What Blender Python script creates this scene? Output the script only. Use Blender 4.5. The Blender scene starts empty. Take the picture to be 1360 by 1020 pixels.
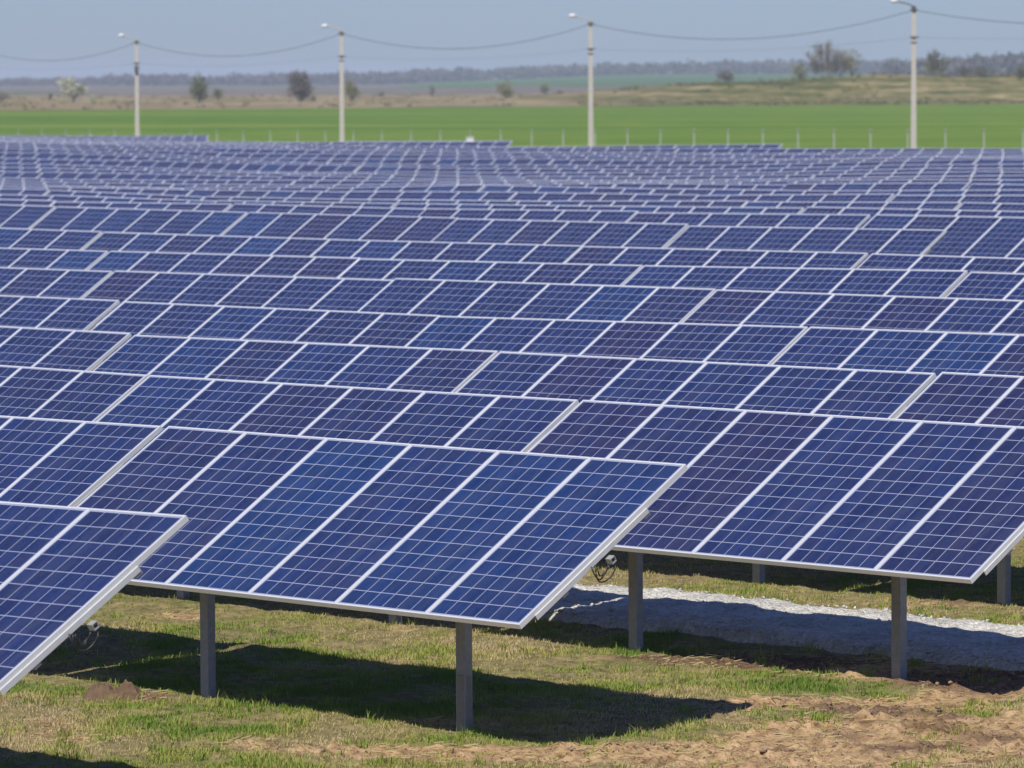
import bpy, math, random
import numpy as np
from mathutils import Matrix, Vector

R = math.radians
scene = bpy.context.scene
COL = scene.collection
rng = np.random.default_rng(11)
random.seed(7)

# ------------------------------------------------------------------ camera
CAM_Z = 5.0
PITCH, ROLL, F_PX = R(3.589), -0.002987, 6455.0
fwd = Vector((0, math.cos(PITCH), -math.sin(PITCH)))
up0 = Vector((0, math.sin(PITCH), math.cos(PITCH)))
rt0 = Vector((1, 0, 0))
rt = math.cos(ROLL) * rt0 + math.sin(ROLL) * up0
up = -math.sin(ROLL) * rt0 + math.cos(ROLL) * up0
cam_d = bpy.data.cameras.new('camera')
cam = bpy.data.objects.new('camera', cam_d)
COL.objects.link(cam)
M = Matrix((rt, up, -fwd)).transposed().to_4x4()
M.translation = (0, 0, CAM_Z)
cam.matrix_world = M
cam_d.sensor_width = 36.0
cam_d.lens = 36.0 * F_PX / 1360.0
cam_d.clip_start, cam_d.clip_end = 1.0, 30000.0
cam_d.dof.use_dof = True
cam_d.dof.focus_distance = 38.5
cam_d.dof.aperture_fstop = 5.0
scene.camera = cam

# ------------------------------------------------------------------ sky, sun, exposure
SUN_EL, SUN_AZ = R(47.8), R(-160.5)          # azimuth clockwise from +Y
world = bpy.data.worlds.new('World')
scene.world = world
world.use_nodes = True
wn = world.node_tree
for n in list(wn.nodes): wn.nodes.remove(n)
sky = wn.nodes.new('ShaderNodeTexSky')
sky.sky_type = 'NISHITA'
sky.sun_disc = False
sky.sun_elevation = SUN_EL
sky.sun_rotation = SUN_AZ
sky.altitude = 100
sky.air_density = 1.0
sky.dust_density = 0.3
sky.ozone_density = 2.0
bg = wn.nodes.new('ShaderNodeBackground')
bg.inputs['Strength'].default_value = 0.051
wo = wn.nodes.new('ShaderNodeOutputWorld')
tint = wn.nodes.new('ShaderNodeMix'); tint.data_type = 'RGBA'; tint.blend_type = 'MULTIPLY'
tint.inputs[0].default_value = 1.0
tint.inputs[7].default_value = (.71, .905, 1.53, 1)          # cool spring air
wn.links.new(sky.outputs[0], tint.inputs[6])
wn.links.new(tint.outputs[2], bg.inputs[0])
wn.links.new(bg.outputs[0], wo.inputs[0])
sl = bpy.data.lights.new('sun', 'SUN')
sl.energy = 4.6
sl.angle = R(0.53)
sl.color = (1.0, 0.95, 0.87)
sun = bpy.data.objects.new('sun', sl)
COL.objects.link(sun)
to_sun = Vector((math.sin(SUN_AZ) * math.cos(SUN_EL), math.cos(SUN_AZ) * math.cos(SUN_EL), math.sin(SUN_EL)))
sun.rotation_euler = to_sun.to_track_quat('Z', 'Y').to_euler()
sun.location = to_sun * 60
scene.view_settings.view_transform = 'Standard'
scene.view_settings.look = 'None'
scene.view_settings.exposure = 0.24
scene.view_settings.gamma = 1.0
scene.cycles.volume_bounces = 1

# ------------------------------------------------------------------ helpers
def tag(o, label=None, cat=None, group=None, kind=None):
    if label: o['label'] = label
    if cat: o['category'] = cat
    if group: o['group'] = group
    if kind: o['kind'] = kind
    return o

def empty(name, loc, rz=0.0):
    o = bpy.data.objects.new(name, None)
    COL.objects.link(o)
    o.location = loc
    o.rotation_euler = (0, 0, rz)
    o.empty_display_size = 0.2
    return o

class MB:
    def __init__(s): s.v, s.f, s.m = [], [], []
    def add(s, verts, faces, mat=0):
        n = len(s.v)
        s.v.extend([tuple(map(float, q)) for q in verts])
        s.f.extend([tuple(n + i for i in f) for f in faces])
        s.m.extend([mat] * len(faces))
    def box(s, x0, x1, y0, y1, z0, z1, mat=0):
        s.add([(x0,y0,z0),(x1,y0,z0),(x1,y1,z0),(x0,y1,z0),(x0,y0,z1),(x1,y0,z1),(x1,y1,z1),(x0,y1,z1)],
              [(3,2,1,0),(4,5,6,7),(0,1,5,4),(1,2,6,5),(2,3,7,6),(3,0,4,7)], mat)
    def prism(s, prof, z0, z1, mat=0, taper=1.0):
        n = len(prof)
        s.add([(x,y,z0) for x,y in prof] + [(x*taper,y*taper,z1) for x,y in prof],
              [tuple(range(n))[::-1], tuple(range(n,2*n))] + [(i,(i+1)%n,n+(i+1)%n,n+i) for i in range(n)], mat)
    def tube(s, pts, rad, sides=6, mat=0):
        pts = [Vector(p) for p in pts]
        if not hasattr(rad, '__len__'): rad = [rad] * len(pts)
        rings = []
        for i, p in enumerate(pts):
            d = (pts[min(i+1,len(pts)-1)] - pts[max(i-1,0)])
            d = d.normalized() if d.length > 1e-9 else Vector((0,0,1))
            a = d.cross(Vector((0,0,1)) if abs(d.z) < .9 else Vector((1,0,0))).normalized()
            b = d.cross(a)
            rings.append([p + rad[i]*(math.cos(2*math.pi*k/sides)*a + math.sin(2*math.pi*k/sides)*b) for k in range(sides)])
        vs = [q for r_ in rings for q in r_]
        fs = []
        for i in range(len(pts)-1):
            for k in range(sides):
                fs.append((i*sides+k, i*sides+(k+1)%sides, (i+1)*sides+(k+1)%sides, (i+1)*sides+k))
        fs.append(tuple(range(sides))[::-1]); fs.append(tuple((len(pts)-1)*sides+k for k in range(sides)))
        s.add(vs, fs, mat)
    def ellipsoid(s, c, r, nu=12, nv=8, mat=0):
        vs, fs = [], []
        for j in range(1, nv):
            th = math.pi*j/nv
            for i in range(nu):
                ph = 2*math.pi*i/nu
                vs.append((c[0]+r[0]*math.sin(th)*math.cos(ph), c[1]+r[1]*math.sin(th)*math.sin(ph), c[2]+r[2]*math.cos(th)))
        t = len(vs); vs += [(c[0],c[1],c[2]+r[2]), (c[0],c[1],c[2]-r[2])]
        for j in range(nv-2):
            for i in range(nu):
                fs.append((j*nu+i, (j+1)*nu+i, (j+1)*nu+(i+1)%nu, j*nu+(i+1)%nu))
        for i in range(nu):
            fs.append((t, i, (i+1)%nu)); fs.append((t+1, (nv-2)*nu+(i+1)%nu, (nv-2)*nu+i))
        s.add(vs, fs, mat)
    def mesh(s, name, mats, smooth=False):
        me = bpy.data.meshes.new(name)
        me.from_pydata(s.v, [], s.f)
        for m in mats: me.materials.append(m)
        if len(mats) > 1: me.polygons.foreach_set('material_index', s.m)
        if smooth: me.polygons.foreach_set('use_smooth', [True]*len(s.f))
        me.update()
        return me
    def build(s, name, mats, parent=None, smooth=False, loc=None):
        if not isinstance(mats, (list, tuple)): mats = [mats]
        return link(name, s.mesh(name, mats, smooth), parent, loc)

def link(name, me, parent=None, loc=None):
    o = bpy.data.objects.new(name, me)
    COL.objects.link(o)
    if parent: o.parent = parent
    if loc: o.location = loc
    return o

def np_mesh(name, V, F, mats, attrs=None, smooth=False, fmat=None):
    """V (n,3), F (m,k) same-size faces, quickly."""
    V = np.asarray(V, np.float32); F = np.asarray(F, np.int32)
    me = bpy.data.meshes.new(name)
    m, k = F.shape
    me.vertices.add(len(V)); me.vertices.foreach_set('co', V.ravel())
    me.loops.add(m*k); me.loops.foreach_set('vertex_index', F.ravel())
    me.polygons.add(m)
    me.polygons.foreach_set('loop_start', np.arange(0, m*k, k, dtype=np.int32))
    for mm in mats: me.materials.append(mm)
    if smooth: me.polygons.foreach_set('use_smooth', np.ones(m, bool))
    if fmat is not None: me.polygons.foreach_set('material_index', np.asarray(fmat, np.int32))
    for an, av in (attrs or {}).items():
        at = me.attributes.new(an, 'FLOAT', 'POINT')
        at.data.foreach_set('value', np.asarray(av, np.float32))
    me.update(calc_edges=True)
    me.validate()
    return me

def copy_tree(o, parent=None):
    c = o.copy(); COL.objects.link(c)
    if parent: c.parent = parent
    for ch in CH.get(o.name, []):
        d = copy_tree(ch, c)
        CH.setdefault(c.name, []).append(d)
    return c
CH = {}
def child(root, o):
    CH.setdefault(root.name, []).append(o); return o

# value noise, deterministic, vectorised
_perm = np.random.default_rng(3).random((256, 256))
def vnoise(x, y):
    xi, yi = np.floor(x).astype(int), np.floor(y).astype(int)
    fx, fy = x-xi, y-yi
    fx, fy = fx*fx*(3-2*fx), fy*fy*(3-2*fy)
    g = lambda a, b: _perm[a & 255, b & 255]
    return (g(xi,yi)*(1-fx)+g(xi+1,yi)*fx)*(1-fy) + (g(xi,yi+1)*(1-fx)+g(xi+1,yi+1)*fx)*fy
def fbm(x, y, o=4):
    s, a, t = 0, 1.0, 0
    for i in range(o):
        s = s + a*vnoise(x*2**i+17.3*i, y*2**i+5.1*i); t += a; a *= .5
    return s/t
def sstep(x, a, b):
    t = np.clip((x-a)/(b-a), 0, 1); return t*t*(3-2*t)

# ------------------------------------------------------------------ materials
class NT:
    def __init__(s, name):
        s.m = bpy.data.materials.new(name); s.m.use_nodes = True
        s.t = s.m.node_tree
        for n in list(s.t.nodes): s.t.nodes.remove(n)
        s.out = s.n('ShaderNodeOutputMaterial')
        s.p = s.n('ShaderNodeBsdfPrincipled')
        s.l(s.p.outputs[0], s.out.inputs['Surface'])
    def n(s, t, **kw):
        n = s.t.nodes.new(t)
        for k, v in kw.items(): setattr(n, k, v)
        return n
    def l(s, a, b): s.t.links.new(a, b)
    def val(s, inp, v):
        if hasattr(v, 'is_linked') or hasattr(v, 'links'): s.l(v, inp)
        else: inp.default_value = v
    def math(s, op, a, b=None, c=None, clamp=False):
        n = s.n('ShaderNodeMath', operation=op); n.use_clamp = clamp
        for i, v in enumerate((a, b, c)):
            if v is not None: s.val(n.inputs[i], v)
        return n.outputs[0]
    def mix(s, fac, a, b, mode='MIX'):
        n = s.n('ShaderNodeMix', data_type='RGBA', blend_type=mode)
        s.val(n.inputs[0], fac)
        for i, v in ((6, a), (7, b)):
            if isinstance(v, tuple): v = (*v, 1) if len(v) == 3 else v
            s.val(n.inputs[i], v)
        return n.outputs[2]
    def noise(s, vec, scale, detail=4, rough=.55, out=0):
        n = s.n('ShaderNodeTexNoise'); n.inputs['Scale'].default_value = scale
        n.inputs['Detail'].default_value = detail; n.inputs['Roughness'].default_value = rough
        if vec is not None: s.l(vec, n.inputs['Vector'])
        return n.outputs[out]
    def ramp(s, fac, stops):
        n = s.n('ShaderNodeValToRGB'); s.l(fac, n.inputs[0])
        e = n.color_ramp.elements
        while len(e) < len(stops): e.new(0.5)
        for i, (p, c) in enumerate(stops):
            e[i].position = p; e[i].color = (*c, 1) if len(c) == 3 else c
        return n.outputs[0]
    def obj(s): return s.n('ShaderNodeTexCoord').outputs['Object']
    def pos(s): return s.n('ShaderNodeNewGeometry').outputs['Position']
    def sca(s, vec, sc):
        n = s.n('ShaderNodeVectorMath', operation='MULTIPLY'); s.l(vec, n.inputs[0]); n.inputs[1].default_value = sc
        return n.outputs[0]
    def bump(s, h, strength=.3, dist=.02):
        n = s.n('ShaderNodeBump'); n.inputs['Strength'].default_value = strength; n.inputs['Distance'].default_value = dist
        s.l(h, n.inputs['Height']); s.l(n.outputs[0], s.p.inputs['Normal'])
    def set(s, **kw):
        for k, v in kw.items():
            inp = s.p.inputs[k]
            if isinstance(v, tuple) and len(v) == 3: v = (*v, 1)
            s.val(inp, v)
        return s

def mat_cells():
    t = NT('polycrystalline_cells')
    o = t.obj()
    sp = t.n('ShaderNodeSeparateXYZ'); t.l(o, sp.inputs[0])
    PITCHC = 0.1586
    cx = t.math('ADD', t.math('DIVIDE', sp.outputs[0], PITCHC), 3.0)
    cy = t.math('ADD', t.math('DIVIDE', sp.outputs[1], PITCHC), 6.0)
    ix, iy = t.math('FLOOR', cx), t.math('FLOOR', cy)
    def line(c, w):
        d = t.math('ABSOLUTE', t.math('SUBTRACT', t.math('FRACT', c), 0.5))
        return t.math('GREATER_THAN', d, 0.5 - w)
    ln = t.math('MAXIMUM', line(cx, .022), line(cy, .024))
    ax = t.math('GREATER_THAN', t.math('ABSOLUTE', sp.outputs[0]), PITCHC*3)
    ay = t.math('GREATER_THAN', t.math('ABSOLUTE', sp.outputs[1]), PITCHC*6)
    ln = t.math('MAXIMUM', ln, t.math('MAXIMUM', ax, ay))
    oi = t.n('ShaderNodeObjectInfo').outputs['Random']
    cv = t.n('ShaderNodeCombineXYZ'); t.l(ix, cv.inputs[0]); t.l(iy, cv.inputs[1]); t.l(t.math('MULTIPLY', oi, 311.7), cv.inputs[2])
    wnz = t.n('ShaderNodeTexWhiteNoise', noise_dimensions='3D'); t.l(cv.outputs[0], wnz.inputs['Vector'])
    # panel tint: deep indigo, plum, clear blue
    pt = t.ramp(oi, [(0, CELL[0]), (.18, CELL[1]), (.45, CELL[2]), (.85, CELL[3]), (1, CELL[4])])
    ct = t.ramp(wnz.outputs[0], [(0, (.80,.80,.84)), (.5, (1,1,1)), (.82, (.98,1.08,1.14)), (.92, (1.12,1.0,.98)), (1, (1.2,.98,.95))])
    # crystal grain
    gv = t.n('ShaderNodeTexVoronoi'); gv.inputs['Scale'].default_value = 55; t.l(o, gv.inputs['Vector'])
    gr = t.ramp(gv.outputs['Color'], [(0, (.82,.82,.85)), (1, (1.15,1.15,1.12))])
    c = t.mix(1.0, t.mix(1.0, pt, ct, 'MULTIPLY'), gr, 'MULTIPLY')
    c = t.mix(t.math('MULTIPLY', ln, .92), c, (.30,.325,.44))
    dust = t.noise(t.sca(o, (7.0, 1.1, 1.0)), 1.0, 5, .65)
    c = t.mix(t.math('MULTIPLY', t.math('SUBTRACT', dust, .38, clamp=True), .16), c, (.40,.39,.37))
    t.set(**{'Base Color': c, 'Roughness': .16, 'IOR': 1.42})
    return t.m
CELL = [(.020,.022,.076), (.017,.025,.083), (.015,.026,.092), (.015,.027,.097), (.012,.034,.118)]

def mat_metal(name, col, rough=.45, metal=.55, var=.12, scale=14):
    t = NT(name)
    o = t.obj()
    nz = t.noise(o, scale, 5, .6)
    a = tuple(c*(1-var) for c in col); b = tuple(min(1, c*(1+var)) for c in col)
    t.set(**{'Base Color': t.mix(nz, a, b), 'Roughness': rough, 'Metallic': metal})
    return t.m

def mat_plain(name, a, b, scale=6, rough=.8, bump=0, metal=0):
    t = NT(name); o = t.obj()
    nz = t.noise(o, scale, 5, .6)
    t.set(**{'Base Color': t.mix(nz, a, b), 'Roughness': rough, 'Metallic': metal})
    if bump: t.bump(nz, .6, bump)
    return t.m

M_CELL = mat_cells()
M_FRAME = mat_metal('anodised_frame', (.70,.71,.72), .42, .3, .06)
M_BACK = mat_plain('backsheet', (.62,.62,.62), (.70,.70,.70), 3, .6)
M_GALV = mat_metal('galvanised_steel', (.29,.30,.31), .55, .4, .30, 22)
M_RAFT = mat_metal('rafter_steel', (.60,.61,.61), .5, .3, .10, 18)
M_RAFT2 = mat_metal('shaded_rafter_steel', (.33,.34,.335), .55, .35, .12, 18)  # darker copy of the rafter steel, shade between tables put into its colour
M_PILE = mat_plain('weathered_pile', (.16,.155,.145), (.30,.29,.27), 20, .85, .004)
M_CABLE = mat_plain('black_cable', (.012,.012,.013), (.03,.03,.03), 20, .5)

def mat_ground():
    t = NT('site_ground')
    p = t.pos()
    at = t.n('ShaderNodeAttribute', attribute_name='bare').outputs['Fac']
    n1 = t.noise(p, 1.3, 5, .6); n2 = t.noise(p, 9, 5, .65); n3 = t.noise(p, 45, 3, .6)
    turf = t.ramp(n2, [(.30, (.095,.080,.034)), (.46, (.185,.155,.068)), (.60, (.27,.215,.105)), (.75, (.35,.265,.145))])
    dirt = t.ramp(n2, [(.30, (.17,.105,.054)), (.44, (.335,.218,.112)), (.56, (.45,.308,.165)), (.72, (.54,.385,.225))])
    br = t.n('ShaderNodeAttribute', attribute_name='brown').outputs['Fac']
    n4 = t.noise(p, 22, 4, .7)
    brown = t.ramp(n2, [(.30, (.085,.052,.032)), (.5, (.17,.108,.066)), (.7, (.28,.185,.115))])
    bmix = t.ramp(t.math('ADD', br, t.math('MULTIPLY', t.math('SUBTRACT', n2, .5), 1.1)), [(.34, (0,0,0)), (.66, (1,1,1))])
    dirt = t.mix(bmix, dirt, brown)
    speck = t.ramp(n4, [(.36, (.34,.29,.26)), (.45, (1,1,1))])
    dirt = t.mix(1.0, dirt, speck, 'MULTIPLY')
    dk = t.ramp(n1, [(.34, (.42,.37,.34)), (.47, (1,1,1))])
    dirt = t.mix(1.0, dirt, dk, 'MULTIPLY')
    edge = t.math('ADD', at, t.math('MULTIPLY', t.math('SUBTRACT', n2, .5), .7))
    f = t.ramp(edge, [(.35, (0,0,0)), (.60, (1,1,1))])
    t.set(**{'Base Color': t.mix(f, turf, dirt), 'Roughness': .95, 'Specular IOR Level': .15})
    t.bump(t.math('ADD', n2, t.math('MULTIPLY', n3, .6)), .8, .03)
    return t.m
M_GROUND = mat_ground()

def mat_gravel():
    t = NT('crushed_stone')
    p = t.pos()
    vz = t.n('ShaderNodeTexVoronoi'); vz.inputs['Scale'].default_value = 28; t.l(p, vz.inputs['Vector'])
    n1 = t.noise(p, 2.2, 4, .6)
    c = t.ramp(vz.outputs['Color'], [(0, (.42,.40,.36)), (.5, (.56,.54,.49)), (1, (.70,.68,.62))])
    c = t.mix(1.0, c, t.ramp(n1, [(.3, (.72,.71,.68)), (.6, (1,1,1))]), 'MULTIPLY')
    t.set(**{'Base Color': c, 'Roughness': .95, 'Specular IOR Level': .15})
    t.bump(vz.outputs['Distance'], .9, .03)
    return t.m
M_GRAVEL = mat_gravel()

def mat_leaf(name, a, b, rough=.7, scale=.9, trans=True):
    t = NT(name)
    p = t.pos()
    nz = t.noise(p, scale, 3, .6)
    c = t.mix(t.ramp(nz, [(.35, (0,0,0)), (.65, (1,1,1))]), a, b)
    t.set(**{'Base Color': c, 'Roughness': rough, 'Specular IOR Level': .2})
    return t.m

# ------------------------------------------------------------------ survey data: rows of tables
# (distance of the row's upper edge from the camera foot, measured square to the rows,
#  [(start along the row, height of upper edge at its two ends relative to the camera)])
ROWS = [
 (19.27, [(-30.27,-2.875,-2.770)]),
 (24.68, [(-37.42,-2.895,-2.832), (-31.27,-2.827,-2.798)]),
 (29.12, [(-43.30,-2.864,-2.855), (-37.17,-2.855,-2.811), (-31.03,-2.808,-2.778)]),
 (33.60, [(-49.33,-2.854,-2.836), (-43.16,-2.853,-2.795), (-37.05,-2.799,-2.763), (-30.89,-2.748,-2.727)]),
 (38.23, [(-55.53,-2.846,-2.813), (-49.31,-2.824,-2.796), (-43.21,-2.802,-2.716), (-37.08,-2.714,-2.657)]),
 (42.73, [(-61.50,-2.763,-2.732), (-55.33,-2.722,-2.682), (-49.20,-2.657,-2.619), (-43.08,-2.625,-2.596), (-36.94,-2.595,-2.595)]),
 (47.25, [(-67.48,-2.736,-2.702), (-61.31,-2.699,-2.658), (-55.21,-2.668,-2.607), (-49.07,-2.608,-2.517), (-42.93,-2.530,-2.516)]),
 (51.89, [(-73.68,-2.626,-2.632), (-67.51,-2.638,-2.626), (-61.39,-2.629,-2.593), (-55.28,-2.601,-2.558), (-49.10,-2.564,-2.557)]),
 (59.81, [(-85.55,-2.540,-2.552), (-79.38,-2.559,-2.560), (-73.21,-2.558,-2.552), (-67.14,-2.566,-2.547), (-60.99,-2.576,-2.522)]),
 (64.20, [(-91.37,-2.617,-2.617), (-85.25,-2.638,-2.583), (-79.06,-2.574,-2.581), (-72.97,-2.572,-2.511), (-66.89,-2.542,-2.469), (-60.65,-2.463,-2.440)]),
 (68.70, [(-97.42,-2.689,-2.684), (-91.31,-2.674,-2.710), (-85.21,-2.697,-2.656), (-79.01,-2.654,-2.606), (-72.94,-2.604,-2.541), (-66.75,-2.519,-2.504), (-60.65,-2.485,-2.492)]),
 (73.20, [(-103.56,-2.729,-2.709), (-97.42,-2.722,-2.788), (-91.23,-2.780,-2.760), (-85.13,-2.750,-2.696), (-78.97,-2.685,-2.586), (-72.86,-2.603,-2.517), (-66.72,-2.516,-2.510)]),
 (77.70, [(-109.61,-2.800,-2.817), (-103.49,-2.805,-2.791), (-97.32,-2.784,-2.755), (-91.17,-2.739,-2.663), (-85.05,-2.669,-2.636), (-78.94,-2.647,-2.519), (-72.79,-2.547,-2.458)]),
 (82.20, [(-115.68,-2.886,-2.908), (-109.56,-2.919,-2.916), (-103.35,-2.894,-2.805), (-97.28,-2.825,-2.650), (-91.16,-2.662,-2.665), (-85.00,-2.657,-2.623), (-78.86,-2.616,-2.509), (-72.72,-2.522,-2.510)]),
 (86.70, [(-121.74,-2.965,-2.981), (-115.61,-2.992,-2.952), (-109.48,-2.966,-2.906), (-103.34,-2.914,-2.772), (-97.24,-2.796,-2.698), (-91.07,-2.683,-2.641), (-84.94,-2.610,-2.511), (-78.77,-2.528,-2.523)]),
 (91.20, [(-127.81,-3.047,-3.041), (-121.74,-3.063,-3.008), (-115.58,-3.001,-2.924), (-109.42,-2.924,-2.865), (-103.30,-2.876,-2.803), (-97.14,-2.806,-2.722), (-91.00,-2.711,-2.579), (-84.87,-2.577,-2.518)]),
 (95.70, [(-133.90,-2.991,-2.992), (-127.72,-2.973,-2.963), (-121.64,-2.959,-2.977), (-115.50,-2.922,-2.940), (-109.34,-2.951,-2.899), (-103.19,-2.906,-2.825), (-97.07,-2.819,-2.690), (-90.94,-2.671,-2.541), (-84.79,-2.540,-2.575)]),
 (100.20, [(-139.99,-2.979,-2.980), (-133.81,-2.984,-2.986), (-127.72,-2.993,-3.019), (-121.60,-3.009,-2.970), (-115.44,-2.974,-2.980), (-109.33,-2.948,-2.886), (-103.17,-2.867,-2.745), (-96.99,-2.737,-2.586), (-90.88,-2.575,-2.573)]),
 (104.70, [(-146.07,-2.958,-2.967), (-139.91,-2.974,-3.027), (-133.77,-3.028,-3.095), (-127.62,-3.110,-3.050), (-121.48,-3.027,-2.986), (-115.41,-2.987,-2.910), (-109.22,-2.896,-2.828), (-103.10,-2.817,-2.639), (-96.97,-2.623,-2.585)]),
 (109.20, [(-152.10,-2.884,-2.908), (-145.98,-2.915,-2.917), (-139.86,-2.904,-2.938), (-133.72,-2.938,-2.955), (-127.53,-2.963,-2.985), (-121.47,-2.972,-2.919), (-115.31,-2.943,-2.869), (-109.17,-2.856,-2.701), (-103.02,-2.668,-2.568), (-96.90,-2.569,-2.553)]),
 (113.70, [(-158.18,-2.804,-2.802), (-152.03,-2.785,-2.843), (-145.93,-2.860,-2.970), (-139.76,-2.968,-3.016), (-133.67,-2.997,-3.006), (-127.53,-2.983,-2.937), (-121.41,-2.945,-2.872), (-115.28,-2.868,-2.723), (-109.11,-2.707,-2.540), (-103.00,-2.533,-2.531)]),
 (118.20, [(-164.27,-2.734,-2.761), (-158.13,-2.745,-2.865), (-152.00,-2.867,-2.975), (-145.87,-2.996,-2.946), (-139.74,-2.965,-2.901), (-133.57,-2.890,-2.836), (-127.44,-2.854,-2.830), (-121.30,-2.823,-2.772), (-115.19,-2.770,-2.610), (-109.07,-2.592,-2.559)]),
 (122.70, [(-170.35,-2.756,-2.766), (-164.21,-2.785,-2.814), (-158.09,-2.828,-2.888), (-151.97,-2.904,-2.909), (-145.81,-2.871,-2.869), (-139.67,-2.855,-2.875), (-133.53,-2.837,-2.839), (-127.39,-2.851,-2.817), (-121.27,-2.844,-2.711), (-115.13,-2.693,-2.627), (-109.00,-2.617,-2.636)]),
 (127.20, [(-176.42,-2.787,-2.774), (-170.29,-2.771,-2.791), (-164.17,-2.804,-2.858), (-157.99,-2.810,-2.842), (-151.90,-2.858,-2.863), (-145.74,-2.857,-2.871), (-139.60,-2.850,-2.855), (-133.49,-2.862,-2.806), (-127.31,-2.819,-2.740), (-121.23,-2.741,-2.658), (-115.08,-2.649,-2.663)]),
 (131.70, [(-182.53,-2.791,-2.778), (-176.38,-2.783,-2.796), (-170.22,-2.815,-2.866), (-164.11,-2.854,-2.866), (-157.97,-2.880,-2.885), (-151.85,-2.887,-2.892), (-145.74,-2.891,-2.868), (-139.58,-2.871,-2.861), (-133.44,-2.868,-2.799), (-127.27,-2.783,-2.691), (-121.13,-2.684,-2.640)]),
 (136.20, [(-188.58,-2.859,-2.846), (-182.45,-2.852,-2.869), (-176.30,-2.858,-2.874), (-170.15,-2.867,-2.880), (-164.01,-2.901,-2.860), (-157.91,-2.909,-2.887), (-151.77,-2.862,-2.822), (-145.65,-2.834,-2.777), (-139.49,-2.778,-2.736), (-133.38,-2.732,-2.688), (-127.23,-2.672,-2.639), (-121.11,-2.628,-2.645)]),
 (140.70, [(-193.28,-2.889,-2.897), (-187.15,-2.895,-2.914), (-181.05,-2.915,-2.921), (-174.89,-2.923,-2.932), (-168.74,-2.906,-2.882), (-162.62,-2.911,-2.883), (-156.50,-2.900,-2.843), (-150.37,-2.848,-2.730), (-144.24,-2.752,-2.643)]),
 (145.20, [(-202.25,-2.950,-2.946), (-196.13,-2.931,-2.940), (-190.02,-2.955,-2.943), (-183.86,-2.957,-2.968), (-177.78,-2.953,-2.869), (-171.58,-2.867,-2.827), (-165.45,-2.806,-2.760)]),
 (149.70, [(-207.21,-2.975,-2.982), (-201.09,-2.978,-2.988), (-194.98,-2.973,-2.998), (-188.76,-3.010,-2.985), (-182.66,-3.002,-2.959), (-176.53,-2.926,-2.868), (-170.39,-2.880,-2.796)]),
 (154.20, [(-210.33,-3.015,-3.013), (-204.26,-3.017,-3.000), (-198.09,-2.989,-2.970)]),
 (158.70, [(-215.96,-3.073,-3.053), (-209.81,-3.021,-3.010), (-203.72,-3.007,-2.959)]),
 (163.20, [(-227.71,-3.084,-3.088), (-221.59,-3.078,-3.044), (-215.39,-3.044,-3.014), (-209.26,-3.009,-2.931)]),
]

YAW = -0.8321047
TILT = 0.56432
W, LEN = 1.01, 1.96
U = np.array([math.cos(YAW), math.sin(YAW)]); B = np.array([-math.sin(YAW), math.cos(YAW)])
POST_H = 2.02            # upper edge above ground
_gD = np.array([D - .83 for D, _ in ROWS])
def _nodes(ts):
    a, z = [], []
    for a0, zl, zr in ts:
        a += [a0, a0 + 6*W]; z += [zl, zr]
    return np.array(a), np.array(z)
_gN = [_nodes(ts) for _, ts in ROWS]
def ground_z(x, y):
    """height of the site's ground (world z)."""
    x = np.asarray(x, float); y = np.asarray(y, float)
    a = x*U[0] + y*U[1]; d = x*B[0] + y*B[1]
    Z = np.stack([np.interp(a, n[0], n[1]) for n in _gN]) - POST_H
    i = np.clip(np.searchsorted(_gD, d) - 1, 0, len(_gD)-2)
    t = np.clip((d - _gD[i])/(_gD[i+1]-_gD[i]), 0, 1)
    ii = np.arange(x.size).reshape(x.shape)
    Zf = Z.reshape(len(_gD), -1)
    z = Zf[i.ravel(), ii.ravel()].reshape(x.shape)*(1-t) + Zf[i.ravel()+1, ii.ravel()].reshape(x.shape)*t
    w = sstep(y, 255, 320)
    z = z*(1-w) + -4.9*w
    w2 = sstep(-y, -24, -8)
    return z*(1-w2) + -4.9*w2 + CAM_Z

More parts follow.
